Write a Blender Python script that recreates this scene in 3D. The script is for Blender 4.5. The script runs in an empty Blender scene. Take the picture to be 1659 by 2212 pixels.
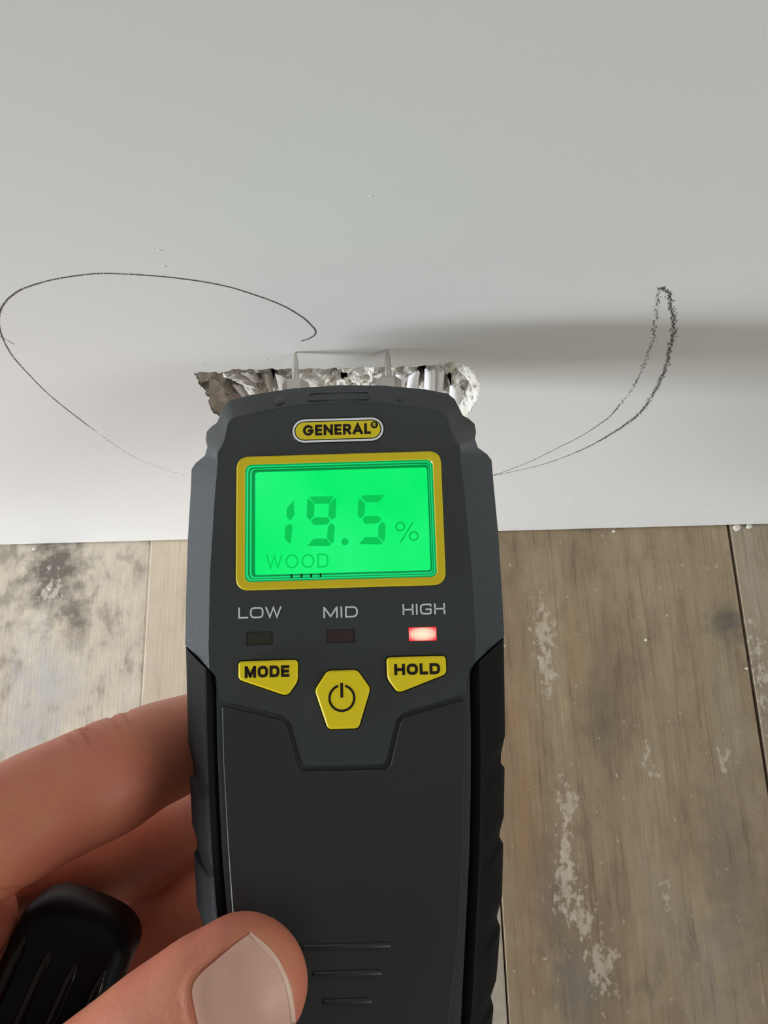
import bpy, bmesh, math, random
from mathutils import Vector, Matrix, noise
from mathutils.geometry import tessellate_polygon
from mathutils.bvhtree import BVHTree

SC = bpy.context.scene
COL = SC.collection
MM = 0.001
random.seed(7)

# ------------------------------------------------------------------ camera
FPX, CX, CY = 1680.0, 829.5, 1106.0          # focal length and centre for a 1659x2212 frame
PITCH, ROLL = math.radians(74.0), math.radians(-1.56)
CAM = Vector((0.0, -0.08345, 0.3266))
FW = Vector((0, math.cos(PITCH), -math.sin(PITCH)))
R0 = Vector((1, 0, 0)); U0 = R0.cross(FW)
RT = math.cos(ROLL) * R0 + math.sin(ROLL) * U0
UP = -math.sin(ROLL) * R0 + math.cos(ROLL) * U0
CM = Matrix((RT, UP, -FW)).transposed()       # camera axes as columns
cd = bpy.data.cameras.new('camera')
cd.sensor_fit = 'HORIZONTAL'; cd.sensor_width = 36.0
cd.lens = 36.0 * FPX / 1659.0
cd.clip_start = 0.005; cd.clip_end = 50
cam = bpy.data.objects.new('camera', cd); COL.objects.link(cam)
cam.matrix_world = Matrix.Translation(CAM) @ CM.to_4x4()
SC.camera = cam

# ------------------------------------------------------------------ light
SC.view_settings.view_transform = 'Standard'
SC.view_settings.look = 'None'
SC.view_settings.gamma = 1.0
SC.view_settings.exposure = 0.0
SC.view_settings.use_curve_mapping = False
w = bpy.data.worlds.new('world'); SC.world = w; w.use_nodes = True
bg = w.node_tree.nodes['Background']
bg.inputs[0].default_value = (0.95, 0.975, 0.965, 1); bg.inputs[1].default_value = 0.19

def area(name, loc, target, sx, sy, power, col):
    l = bpy.data.lights.new(name, 'AREA'); l.shape = 'RECTANGLE'; l.size = sx; l.size_y = sy
    l.energy = power; l.color = col
    o = bpy.data.objects.new(name, l); COL.objects.link(o); o.location = loc
    d = Vector(target) - Vector(loc)
    o.rotation_euler = d.to_track_quat('-Z', 'Y').to_euler()
    return o
wl = area('window_light', (-1.25, -0.52, 0.16), (-0.15, -0.05, -0.125), 0.55, 0.30, 2.95, (0.90, 0.965, 1.02))
wl.data.spread = math.radians(50)
area('right_fill_light', (1.25, -0.85, 1.0), (0, 0, 0.12), 0.9, 0.7, 8.8, (0.985, 0.985, 0.95))  # added fill, high at right, to brighten the meter face

# ------------------------------------------------------------------ helpers
def ray(px, py):
    return CM @ Vector(((px - CX) / FPX, -(py - CY) / FPX, -1.0))
def at(px, py, depth):                        # point seen at a pixel, depth in mm along the view axis
    return CAM + ray(px, py) * (depth * MM)
def on_wall(px, py, y=0.0):
    r = ray(px, py); return CAM + r * ((y - CAM.y) / r.y)
def on_floor(px, py):
    r = ray(px, py); return CAM + r * (-CAM.z / r.z)

def link(name, me, mat, parent=None):
    o = bpy.data.objects.new(name, me); COL.objects.link(o)
    if mat: me.materials.append(mat)
    if parent: o.parent = parent
    return o
def smooth(me):
    for p in me.polygons: p.use_smooth = True
def mesh(name, verts, faces, mat, parent=None, sm=False):
    me = bpy.data.meshes.new(name); me.from_pydata([tuple(v) for v in verts], [], faces); me.update()
    bm = bmesh.new(); bm.from_mesh(me); bmesh.ops.recalc_face_normals(bm, faces=bm.faces); bm.to_mesh(me); bm.free()
    if sm: smooth(me)
    return link(name, me, mat, parent)
def bevel(o, wd, seg=2, ang=35):
    m = o.modifiers.new('bevel', 'BEVEL'); m.width = wd * MM; m.segments = seg
    m.limit_method = 'ANGLE'; m.angle_limit = math.radians(ang); m.harden_normals = True
    smooth(o.data)
def round_poly(pts, r, seg=5):
    out = []; n = len(pts)
    for i in range(n):
        p0, p, p1 = Vector(pts[i - 1]), Vector(pts[i]), Vector(pts[(i + 1) % n])
        rr = r[i] if isinstance(r, (list, tuple)) else r
        a, b = p0 - p, p1 - p
        k = min(rr, a.length * .49, b.length * .49)
        if k < 1e-6: out.append(tuple(p)); continue
        A, B = p + a.normalized() * k, p + b.normalized() * k
        for j in range(seg + 1):
            t = j / seg
            q = A * (1 - t) ** 2 + p * 2 * t * (1 - t) + B * t * t
            out.append(tuple(q))
    return out
def ccw(pts):
    s = sum(pts[i - 1][0] * pts[i][1] - pts[i][0] * pts[i - 1][1] for i in range(len(pts)))
    return pts if s > 0 else pts[::-1]
def offset_poly(pts, d):                      # positive d = inwards for a counter-clockwise outline
    out = []; n = len(pts)
    for i in range(n):
        p0, p, p1 = Vector(pts[i - 1]), Vector(pts[i]), Vector(pts[(i + 1) % n])
        e0 = (p - p0); e1 = (p1 - p)
        if e0.length < 1e-9 or e1.length < 1e-9: out.append(tuple(p)); continue
        e0.normalize(); e1.normalize()
        n0 = Vector((-e0.y, e0.x)); n1 = Vector((-e1.y, e1.x))
        m = n0 + n1
        if m.length < 1e-6: out.append(tuple(p + n0 * d)); continue
        m.normalize(); c = max(.35, m.dot(n0))
        out.append(tuple(p + m * (d / c)))
    return out
def plate(name, pts, top, bot, mat, parent, bev=0.0, holes=()):
    """closed slab from an outline in mm (u, v), top and bottom heights w"""
    pts = ccw(list(pts)); holes = [ccw(list(h))[::-1] for h in holes]
    V, F = [], []
    def loop(ps, h):
        s = len(V); V.extend([(x * MM, y * MM, h * MM) for x, y in ps]); return list(range(s, s + len(ps)))
    def bridge(a, b):
        n = len(a)
        for i in range(n): F.append((a[i - 1], a[i], b[i], b[i - 1]))
    tops, bots = [], []
    for k, ps in enumerate([pts] + holes):
        b = loop(ps, bot)
        if bev:
            s = loop(ps, top - bev); t = loop(offset_poly(ps, bev), top); bridge(b, s); bridge(s, t)
        else:
            t = loop(ps, top); bridge(b, t)
        tops.append(t); bots.append(b)
    for ls in (tops, bots):
        flat = [i for l in ls for i in l]
        for t in tessellate_polygon([[Vector(V[i]) for i in l] for l in ls]): F.append(tuple(flat[j] for j in t))
    return mesh(name, V, F, mat, parent)
def capsule(x0, x1, y, r, seg=8):
    out = []
    for j in range(seg + 1):
        a = -math.pi / 2 + math.pi * j / seg; out.append((x1 + r * math.cos(a), y + r * math.sin(a)))
    for j in range(seg + 1):
        a = math.pi / 2 + math.pi * j / seg; out.append((x0 + r * math.cos(a), y + r * math.sin(a)))
    return out
def circle(x, y, r, n=24): return [(x + r * math.cos(2 * math.pi * i / n), y + r * math.sin(2 * math.pi * i / n)) for i in range(n)]
def rrect(x0, y0, x1, y1, r, seg=5): return round_poly([(x0, y0), (x1, y0), (x1, y1), (x0, y1)], r, seg)

# ribbon lettering ---------------------------------------------------------
def ribbon(V, F, pts, hw, closed, h):
    P = [Vector(p) for p in pts]; n = len(P)
    if not closed:
        P[0] = P[0] + (P[0] - P[1]).normalized() * hw; P[-1] = P[-1] + (P[-1] - P[-2]).normalized() * hw
    ids = []
    for i in range(n):
        if closed or 0 < i < n - 1:
            a = (P[i] - P[i - 1]).normalized(); b = (P[(i + 1) % n] - P[i]).normalized()
        elif i == 0: a = b = (P[1] - P[0]).normalized()
        else: a = b = (P[-1] - P[-2]).normalized()
        n0 = Vector((-a.y, a.x)); n1 = Vector((-b.y, b.x)); m = n0 + n1
        m = m.normalized() if m.length > 1e-6 else n0
        k = hw / max(.42, m.dot(n0))
        s = len(V)
        V.append(((P[i].x + m.x * k) * MM, (P[i].y + m.y * k) * MM, h * MM))
        V.append(((P[i].x - m.x * k) * MM, (P[i].y - m.y * k) * MM, h * MM)); ids.append((s, s + 1))
    for i in range(n if closed else n - 1):
        a, b = ids[i], ids[(i + 1) % n]; F.append((a[0], a[1], b[1], b[0]))
def arc(cx, cy, rx, ry, a0, a1, n=12):
    return [(cx + rx * math.cos(math.radians(a0 + (a1 - a0) * i / n)), cy + ry * math.sin(math.radians(a0 + (a1 - a0) * i / n))) for i in range(n + 1)]
OO = ([(0, 0), (1, 0), (1, 1), (0, 1)], True, .34)
GLYPH = {                                      # centre lines in a unit box: (points, closed, corner radius)
    'L': [([(0, 1), (0, 0), (1, 0)], False, 0)], 'I': [([(.5, 0), (.5, 1)], False, 0)],
    'O': [OO], 'H': [([(0, 0), (0, 1)], False, 0), ([(1, 0), (1, 1)], False, 0), ([(0, .5), (1, .5)], False, 0)],
    'W': [([(0, 1), (.26, 0), (.5, 1), (.74, 0), (1, 1)], False, 0)],
    'M': [([(0, 0), (0, 1)], False, 0), ([(1, 0), (1, 1)], False, 0), ([(.06, .94), (.5, .06)], False, 0), ([(.5, .06), (.94, .94)], False, 0)],
    'D': [([(0, 0), (1, 0), (1, 1), (0, 1)], True, [0, .4, .4, 0])],
    'G': [([(1, .85), (1, 1), (0, 1), (0, 0), (1, 0), (1, .48), (.55, .48)], False, [0, .2, .34, .34, .3, 0, 0])],
    'E': [([(1, 1), (0, 1), (0, 0), (1, 0)], False, 0), ([(0, .5), (.92, .5)], False, 0)],
    'N': [([(0, 0), (0, 1)], False, 0), ([(1, 0), (1, 1)], False, 0), ([(.07, .93), (.93, .07)], False, 0)],
    'R': [([(0, 0), (0, 1), (1, 1), (1, .45), (0, .45)], False, [0, 0, .3, .3, 0]), ([(.5, .45), (1, 0)], False, 0)],
    'A': [([(0, 0), (.5, 1), (1, 0)], False, 0), ([(.2, .28), (.8, .28)], False, 0)],
}
def rp_open(pts, r):
    if not isinstance(r, (list, tuple)): r = [r] * len(pts)
    out = [pts[0]]
    for i in range(1, len(pts) - 1):
        tri = round_poly([pts[i - 1], pts[i], pts[i + 1]], [0, r[i], 0], 5)
        out.extend(tri[1:-1] if r[i] > 0 else [pts[i]])
    return out + [pts[-1]]
def text(name, s, x0, x1, y0, y1, sw, h, mat, parent, widths=None, gap=.28, round_o=False):
    H = y1 - y0; widths = widths or {}
    ws = [widths.get(c, 1.0) for c in s]; tot = sum(ws) + gap * (len(s) - 1); k = (x1 - x0) / tot
    V, F = [], []; x = x0; hw = sw / 2
    for c, wd in zip(s, ws):
        W = wd * k
        gl = GLYPH[c]
        if round_o and c == 'O': gl = [([(.5 + .5 * math.cos(a * math.pi / 14), .5 + .5 * math.sin(a * math.pi / 14)) for a in range(28)], True, 0)]
        if round_o and c == 'G': gl = [(arc(.5, .5, .5, .5, 42, 350, 20) + [(1.0, .46), (.6, .46)], False, 0)]
        for pts, cl, r in gl:
            q = [(x + hw + p[0] * (W - sw), y0 + hw + p[1] * (H - sw)) for p in pts]
            if c == 'I': q = [(x + W / 2, y0 + hw), (x + W / 2, y1 - hw)]
            if r != 0:
                rr = [v * H for v in r] if isinstance(r, (list, tuple)) else r * H
                q = round_poly(q, rr, 5) if cl else rp_open(q, rr)
            ribbon(V, F, q, hw, cl, h)
        x += W + gap * k
    return mesh(name, V, F, mat, parent)

# ------------------------------------------------------------------ materials
def mat(name, col, rough=.5, spec=.5, metal=0, **kw):
    m = bpy.data.materials.new(name); m.use_nodes = True
    b = m.node_tree.nodes['Principled BSDF']
    b.inputs['Base Color'].default_value = (*col, 1); b.inputs['Roughness'].default_value = rough
    b.inputs['Metallic'].default_value = metal; b.inputs['Specular IOR Level'].default_value = spec
    for k, v in kw.items(): b.inputs[k.replace('_', ' ')].default_value = v
    return m
def N(m, t, **kw):
    n = m.node_tree.nodes.new(t)
    for k, v in kw.items():
        if k in n.inputs: n.inputs[k].default_value = v
        else: setattr(n, k, v)
    return n
def L(m, a, b): m.node_tree.links.new(a, b)
def coords(m, scale=(1, 1, 1), loc=(0, 0, 0), kind='Object'):
    tc = N(m, 'ShaderNodeTexCoord'); mp = N(m, 'ShaderNodeMapping')
    mp.inputs['Scale'].default_value = scale; mp.inputs['Location'].default_value = loc
    L(m, tc.outputs[kind], mp.inputs['Vector']); return mp.outputs['Vector']
def noise_tex(m, vec, scale, detail=4, rough=.55, dist=0):
    n = N(m, 'ShaderNodeTexNoise'); L(m, vec, n.inputs['Vector'])
    n.inputs['Scale'].default_value = scale; n.inputs['Detail'].default_value = detail
    n.inputs['Roughness'].default_value = rough; n.inputs['Distortion'].default_value = dist
    return n.outputs['Fac']
def ramp(m, fac, stops):
    r = N(m, 'ShaderNodeValToRGB'); e = r.color_ramp.elements
    while len(e) < len(stops): e.new(.5)
    for el, (p, c) in zip(e, stops):
        el.position = p; el.color = (*c, 1) if len(c) == 3 else c
    L(m, fac, r.inputs['Fac']); return r.outputs['Color']
def mixc(m, fac, a, b, mode='MIX'):
    n = N(m, 'ShaderNodeMix', data_type='RGBA', blend_type=mode)
    for v, s in ((fac, n.inputs[0]), (a, n.inputs[6]), (b, n.inputs[7])):
        if hasattr(v, 'is_output'): L(m, v, s)
        elif isinstance(v, tuple): s.default_value = (*v, 1)
        else: s.default_value = v
    return n.outputs[2]
def math_n(m, op, a, b=0.0, clamp=False):
    n = N(m, 'ShaderNodeMath', operation=op); n.use_clamp = clamp
    for v, s in ((a, n.inputs[0]), (b, n.inputs[1])):
        if hasattr(v, 'is_output'): L(m, v, s)
        else: s.default_value = v
    return n.outputs[0]
def bump(m, fac, strength, dist):
    n = N(m, 'ShaderNodeBump'); n.inputs['Strength'].default_value = strength; n.inputs['Distance'].default_value = dist
    L(m, fac, n.inputs['Height']); L(m, n.outputs[0], m.node_tree.nodes['Principled BSDF'].inputs['Normal'])
def base(m, c): L(m, c, m.node_tree.nodes['Principled BSDF'].inputs['Base Color'])
def emit(name, col, strength):
    m = bpy.data.materials.new(name); m.use_nodes = True; nt = m.node_tree
    nt.nodes.remove(nt.nodes['Principled BSDF'])
    e = nt.nodes.new('ShaderNodeEmission'); e.inputs[0].default_value = (*col, 1); e.inputs[1].default_value = strength
    nt.links.new(e.outputs[0], nt.nodes['Material Output'].inputs[0]); return m, e

M = {}
m = M['wall'] = mat('painted_drywall', (.78, .775, .755), .5, .35)
v = coords(m)
base(m, mixc(m, noise_tex(m, v, 9, 5), (.76, .755, .735), (.80, .798, .78)))
bump(m, noise_tex(m, v, 420, 3, .5), .06, .0006)
m = M['gypsum'] = mat('gypsum', (.72, .69, .62), .95, .1)
v = coords(m)
base(m, ramp(m, noise_tex(m, v, 420, 5, .65), [(.28, (.50, .44, .34)), (.42, (.72, .68, .59)), (.58, (.86, .84, .79))]))
bump(m, noise_tex(m, v, 900, 5, .7), .9, .0006)
m = M['gypsum_white'] = mat('clean_gypsum', (.80, .78, .73), .95, .1)
v = coords(m)
base(m, ramp(m, noise_tex(m, v, 600, 5, .65), [(.30, (.60, .54, .44)), (.42, (.80, .77, .70)), (.58, (.88, .87, .84))]))
bump(m, noise_tex(m, v, 1100, 5, .7), .8, .0005)
M['paper'] = mat('torn_paper', (.80, .79, .80), .55, .3)
M['paper_grey'] = mat('torn_grey_paper', (.52, .49, .46), .7, .2)
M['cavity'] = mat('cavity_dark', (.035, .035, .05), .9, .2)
M['pencil'] = mat('pencil', (.10, .095, .09), .6, .3)
m = M['shell'] = mat('grey_plastic', (.043, .049, .050), .42, .5)
v = coords(m)
bump(m, noise_tex(m, v, 2600, 2, .5), .10, .0003)
m = M['texture_shell'] = mat('textured_grey_plastic', (.042, .054, .063), .36, .5)  # real grain; the bluish tint paints in cool side light
v = coords(m); bump(m, noise_tex(m, v, 1900, 3, .6), .30, .0005)
M['cover'] = mat('shaded_cover_plastic', (.026, .030, .030), .40, .5)  # shell plastic darkened to stand for the photographer's shade
m = M['rubber'] = mat('black_rubber', (.0062, .0066, .0078), .60, .13)
v = coords(m); bump(m, noise_tex(m, v, 2000, 2), .15, .0003)
M['yellow'] = mat('yellow_bezel', (.80, .61, .015), .42, .4)
M['button'] = mat('yellow_rubber_button', (.97, .77, .015), .40, .4)
M['print_dark'] = mat('dark_print', (.02, .012, .006), .5, .3)
M['print_white'] = mat('light_grey_print', (.80, .82, .84), .5, .3)
M['badge_white'] = mat('badge_white', (.90, .92, .96), .35, .4)
M['badge_black'] = mat('badge_black', (.012, .011, .010), .35, .4)
M['badge_yellow'] = mat('badge_yellow', (.84, .68, .02), .32, .4)
M['metal'] = mat('nickel', (.62, .58, .53), .30, .5, 1.0)
M['lcd'], e = emit('lcd_backlight', (.004, .90, .165), 1.0)
v = coords(M['lcd'])
c = ramp(M['lcd'], noise_tex(M['lcd'], v, 45, 2), [(.35, (.001, .87, .150)), (.68, (.018, .93, .205))])
L(M['lcd'], c, e.inputs[0])
M['segment'], _ = emit('lcd_segment', (.003, .56, .092), 1.0)
M['segment_faint'], _ = emit('lcd_small_segment', (.003, .64, .105), 1.0)
for key, col, st in (('lit_green', (.0, .62, .17), .95), ('half_lit_green', (.0, .42, .12), .55), ('shaded_green', (.0, .10, .035), .30)):
    m = M[key] = mat(key + '_acrylic', (.01, .30, .09), .10, .6)   # emission paints in backlight caught by the clear frame's edges
    m.node_tree.nodes['Principled BSDF'].inputs['Emission Color'].default_value = (*col, 1)
    m.node_tree.nodes['Principled BSDF'].inputs['Emission Strength'].default_value = st
m = bpy.data.materials.new('clear_window'); m.use_nodes = True; nt = m.node_tree; M['window'] = m
nt.nodes.remove(nt.nodes['Principled BSDF'])
tr = nt.nodes.new('ShaderNodeBsdfTransparent'); gl = nt.nodes.new('ShaderNodeBsdfGlossy'); gl.inputs['Roughness'].default_value = .03
fr = nt.nodes.new('ShaderNodeFresnel'); fr.inputs[0].default_value = 1.14; mx = nt.nodes.new('ShaderNodeMixShader')
nt.links.new(fr.outputs[0], mx.inputs[0]); nt.links.new(tr.outputs[0], mx.inputs[1]); nt.links.new(gl.outputs[0], mx.inputs[2])
nt.links.new(mx.outputs[0], nt.nodes['Material Output'].inputs[0])
M['led_low'] = mat('unlit_green_lamp', (.040, .038, .026), .3, .5)
M['led_mid'] = mat('unlit_amber_lamp', (.055, .030, .026), .3, .5)
M['led_red'], e = emit('lit_red_lamp', (1, .1, .08), 5.0)
tc = N(M['led_red'], 'ShaderNodeTexCoord'); vm = N(M['led_red'], 'ShaderNodeVectorMath', operation='DISTANCE')
vm.inputs[1].default_value = (.5, .5, 1); L(M['led_red'], tc.outputs['Generated'], vm.inputs[0])
L(M['led_red'], ramp(M['led_red'], vm.outputs['Value'], [(.15, (1, .17, .125)), (.40, (1, .12, .09)), (.52, (1, .05, .04)), (.64, (.8, .008, .014))]), e.inputs[0])
M['cap'] = mat('glossy_black_plastic', (.004, .004, .0045), .45, .18)

M['cap_rib'] = mat('polished_black_rib', (.004, .004, .0045), .20, .4)

def plank_mat(name, cols, seed, grain=.5, mottle=0.0, stains=(), flecks=(), fleck_col=(.62, .56, .47)):
    """printed wood: broad tone patches, long grain, mottling, stains and one painted shade patch, worn white flecks (positions in metres on the floor)"""
    m = mat(name, cols[1], .50, .35)
    v = coords(m, (1, 1, 1), (seed, seed * 1.7, 0))
    vs = coords(m, (1, .045, 1), (seed, seed * 2.3, 0))
    vl = coords(m, (1, .35, 1), (seed * 3, seed, 0))
    vm = coords(m, (1, .55, 1), (seed * 2, seed, 0))
    g1 = noise_tex(m, vs, 800, 6, .68, .25)
    g0 = noise_tex(m, vs, 260, 4, .6, .3)
    c = ramp(m, noise_tex(m, vl, 30, 4, .62, .5), [(.30, cols[0]), (.46, cols[1]), (.58, cols[2]), (.70, cols[3])])
    gr = ramp(m, math_n(m, 'ADD', math_n(m, 'MULTIPLY', g1, .55), math_n(m, 'MULTIPLY', g0, .45)), [(.36, (.52, .49, .46)), (.48, (1, 1, 1)), (.54, (1, 1, 1)), (.66, (1.32, 1.30, 1.26))])
    c = mixc(m, grain, c, gr, 'MULTIPLY')
    if mottle:
        mt = ramp(m, math_n(m, 'ADD', math_n(m, 'MULTIPLY', noise_tex(m, vm, 190, 4, .6), .6), math_n(m, 'MULTIPLY', noise_tex(m, vm, 60, 3, .5), .4)), [(.38, (.55, .54, .53)), (.47, (.95, .95, .95)), (.60, (1.13, 1.13, 1.12))])
        c = mixc(m, mottle, c, mt, 'MULTIPLY')
    ed = noise_tex(m, v, 150, 5, .65)
    def mask(kx, ky, rx, ry, amp):
        tcn = N(m, 'ShaderNodeTexCoord'); mp = N(m, 'ShaderNodeMapping')
        mp.inputs['Location'].default_value = (-kx / rx, -ky / ry, 0); mp.inputs['Scale'].default_value = (1 / rx, 1 / ry, 0)
        L(m, tcn.outputs['Object'], mp.inputs['Vector'])
        ln = N(m, 'ShaderNodeVectorMath', operation='LENGTH'); L(m, mp.outputs[0], ln.inputs[0])
        d = math_n(m, 'ADD', ln.outputs['Value'], math_n(m, 'MULTIPLY', math_n(m, 'SUBTRACT', ed, .5), amp))
        return math_n(m, 'SUBTRACT', 1.0, d, True)
    for (kx, ky, rx, ry, col, st) in stains:
        c = mixc(m, math_n(m, 'MULTIPLY', mask(kx, ky, rx, ry, 2.0), st, True), c, mixc(m, grain * .7, col, gr, 'MULTIPLY'))
    fk = noise_tex(m, coords(m, (1, .6, 1), (seed, 0, 0)), 420, 5, .62)
    for (kx, ky, rx, ry, _, st) in flecks:
        k = math_n(m, 'ADD', fk, math_n(m, 'MULTIPLY', mask(kx, ky, rx, ry, 1.5), .30 * st))
        c = mixc(m, math_n(m, 'MULTIPLY', math_n(m, 'MULTIPLY', math_n(m, 'SUBTRACT', k, .665), 9.0, True), .75), c, fleck_col)
    base(m, c)
    bump(m, g1, .25, .0005)
    return m
def fp(px, py): p = on_floor(px, py); return p.x, p.y
K = lambda px, py, rx, ry, col, st: (*fp(px, py), rx, ry, col, st)
M['plank_a'] = plank_mat('whitewashed_plank', [(.61, .545, .44), (.71, .635, .515), (.74, .67, .55), (.72, .68, .60)], .31, .18, .85,
    [K(120, 1235, .017, .026, (.20, .175, .145), 1.3), K(165, 1330, .008, .018, (.24, .21, .175), 1.0), K(100, 1480, .02, .022, (.65, .63, .59), 1.0), K(60, 1600, .02, .02, (.62, .60, .56), .8)],
    [K(110, 1275, .010, .014, 0, 1.0)], (.74, .70, .62))
M['plank_b'] = plank_mat('beige_plank', [(.62, .53, .40), (.71, .61, .465), (.74, .64, .50), (.76, .69, .57)], 1.17, .35, .10, [K(1095, 2100, .05, .1, (.42, .38, .31), .9)])  # the patch paints in the dimmer light on the lower-right strip
M['plank_c'] = plank_mat('brown_worn_plank', [(.23, .170, .112), (.32, .240, .148), (.37, .290, .185), (.34, .275, .205)], 2.4, .70, .38,
    [K(1570, 1345, .010, .010, (.15, .125, .10), 1.4), K(1130, 1750, .012, .10, (.34, .21, .115), .8), K(1240, 1400, .006, .030, (.38, .25, .14), .7), K(1300, 1560, .008, .022, (.19, .15, .105), .7),
     K(1250, 2130, .012, .016, (.23, .20, .165), 1.1), K(1200, 1950, .012, .03, (.20, .155, .12), .8), K(1580, 1560, .010, .05, (.33, .28, .20), .7), K(1430, 1450, .016, .05, (.40, .32, .21), .6), K(1580, 1900, .012, .05, (.24, .20, .15), .8)],
    [K(1175, 1370, .008, .024, 0, 1.1), K(1180, 1450, .006, .020, 0, 1.1), K(1225, 1740, .008, .020, 0, .9), K(1225, 1900, .009, .030, 0, 1.1), K(1260, 1990, .010, .014, 0, 1.1), K(1300, 2090, .012, .02, 0, 1.0), K(1220, 1830, .004, .02, 0, 1.2),
     K(1400, 1640, .006, .014, 0, .8), K(1560, 1640, .009, .014, 0, .8), K(1440, 1930, .005, .01, 0, .8)], (.60, .51, .40))
M['plank_d'] = plank_mat('tan_plank', [(.24, .185, .125), (.33, .265, .185), (.38, .31, .225), (.40, .345, .27)], 5.2, .7, .2, [], [K(1640, 1450, .01, .04, 0, .8)])

m = M['skin'] = mat('skin', (.42, .19, .125), .46, .35)
b = m.node_tree.nodes['Principled BSDF']
b.inputs['Subsurface Weight'].default_value = .10; b.inputs['Subsurface Radius'].default_value = (1, .35, .2); b.inputs['Subsurface Scale'].default_value = .0025
v = coords(m)
c = ramp(m, noise_tex(m, v, 75, 4, .6), [(.32, (.63, .200, .135)), (.48, (.66, .225, .14)), (.62, (.67, .255, .145)), (.75, (.64, .21, .15))])
base(m, c)
bump(m, noise_tex(m, v, 1100, 3, .6), .16, .0005)
M['nail'] = mat('nail', (.76, .45, .35), .42, .35)
M['nail_edge'] = mat('nail_free_edge', (.86, .60, .47), .38, .4)

# ------------------------------------------------------------------ setting: wall with a broken hole
def tag(o, label, cat, group=None):
    o['label'] = label; o['category'] = cat
    if group: o['group'] = group
    return o
HOLE_PX = [(420, 806), (432, 803), (445, 804), (462, 803), (475, 807), (488, 803), (500, 799), (515, 796), (530, 800), (545, 797), (560, 799), (580, 796), (600, 799), (620, 796),
           (640, 798), (668, 795), (700, 798), (730, 794), (760, 796), (785, 792), (800, 795), (825, 792), (850, 795), (875, 791), (900, 793), (925, 789), (945, 788), (960, 783), (975, 782), (990, 784), (1003, 788), (1014, 795), (1022, 803), (1029, 813), (1033, 825),
           (1035, 835), (1037, 848), (1031, 860), (1028, 872), (1020, 884), (1012, 896), (1000, 915), (975, 935), (940, 948), (895, 952), (850, 958), (790, 955), (740, 960),
           (680, 957), (620, 952), (575, 945), (540, 930), (505, 915), (478, 902), (470, 895), (461, 893), (455, 880), (451, 868), (452, 858), (443, 850), (440, 840), (433, 832), (429, 822), (423, 815)]
hole = [on_wall(px, py) for px, py in HOLE_PX]
hole = ccw([(p.x, p.z) for p in hole])
fine = []
for i, p in enumerate(hole):                       # ragged torn edge
    q = hole[(i + 1) % len(hole)]
    for t in (0, .33, .66):
        j = .00035 if t else 0
        fine.append((p[0] + (q[0] - p[0]) * t + random.uniform(-j, j), p[1] + (q[1] - p[1]) * t + random.uniform(-j, j)))
hole = fine
WZ0, WZ1, WX = .0009, 1.6, 1.4
bot = [(-WX + 2 * WX * i / 160, WZ0 + .00035 * noise.noise(Vector((i * .9, 3, 1)))) for i in range(161)]
outer = bot + [(WX, WZ1), (-WX, WZ1)]
V = [(x, 0, z) for x, z in outer] + [(x, 0, z) for x, z in hole[::-1]]
F = [tuple(t) for t in tessellate_polygon([[Vector((x, z, 0)) for x, z in outer], [Vector((x, z, 0)) for x, z in hole[::-1]]])]
n0 = len(outer); s = len(V)
V += [(x, .0127, z) for x, z in outer]
for i in range(n0): F.append(((i - 1) % n0, i, s + i, s + (i - 1) % n0))
F.append(tuple(range(s, s + 161)) + (s + 161, s + 162)) if False else None
s2 = len(V); V += [(-WX, .0127, WZ0), (WX, .0127, WZ0), (WX, .0127, WZ1), (-WX, .0127, WZ1)]
n1 = len(hole); s3 = len(V)
V += [(x, .0127, z) for x, z in hole[::-1]]
F += [tuple((s + j if j < n0 else s3 + j - n0) for j in t) for t in tessellate_polygon([[Vector((x, z, 0)) for x, z in outer], [Vector((x, z, 0)) for x, z in hole[::-1]]])]
me = bpy.data.meshes.new('wall_back'); me.from_pydata(V, [], [f for f in F if f]); me.update()
wall = link('wall_back', me, M['wall']); wall['kind'] = 'structure'

# crumbled gypsum seen inside the hole: a depth field behind the torn face
hx0, hx1 = min(p[0] for p in hole) - .003, max(p[0] for p in hole) + .003
hz0, hz1 = min(p[1] for p in hole) - .004, max(p[1] for p in hole) + .003
def seg_dist(p, poly):
    d = 1e9; ins = False; n = len(poly); x, y = p
    for i in range(n):
        x0, y0 = poly[i - 1]; x1, y1 = poly[i]
        if (y0 > y) != (y1 > y) and x < (x1 - x0) * (y - y0) / (y1 - y0) + x0: ins = not ins
        dx, dy = x1 - x0, y1 - y0; t = max(0, min(1, ((x - x0) * dx + (y - y0) * dy) / (dx * dx + dy * dy + 1e-18)))
        e = (x - x0 - t * dx) ** 2 + (y - y0 - t * dy) ** 2
        if e < d: d = e
    return math.sqrt(d) if ins else -math.sqrt(d)
coarse = hole[::3]
PITS = [(433, 809, 14, 6), (503, 838, 14, 16), (522, 852, 12, 8), (592, 828, 5, 15), (559, 830, 4, 9), (716, 818, 13, 11), (745, 832, 15, 4), (911, 822, 7, 28), (968, 834, 10, 13)]
def depth(x, z):
    d = seg_dist((x, z), coarse)
    if d < -.0030: return -1
    if d < -.0004: return .0006
    dd = max(0, d)
    f = .0004 + .0042 * min(1, dd / .0035) + .0022 * min(1, max(0, dd - .004) / .008)
    q = Vector((x, z, 0))
    f += (.0016 * noise.noise(q * 330) + .0011 * noise.noise(q * 800 + Vector((3, 1, 2))) + .0006 * noise.noise(q * 1900)) * min(1, .25 + dd / .002)
    return max(f, .00025)
pits = []
for px, py, rx, ry in PITS:
    c = on_wall(px, py, .004); a = on_wall(px + rx, py, .004); bb = on_wall(px, py + ry, .004)
    pits.append((c.x, c.z, abs(a.x - c.x), abs(bb.z - c.z)))
stp = .00055
nx, nz = int((hx1 - hx0) / stp) + 1, int((hz1 - hz0) / stp) + 1
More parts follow.
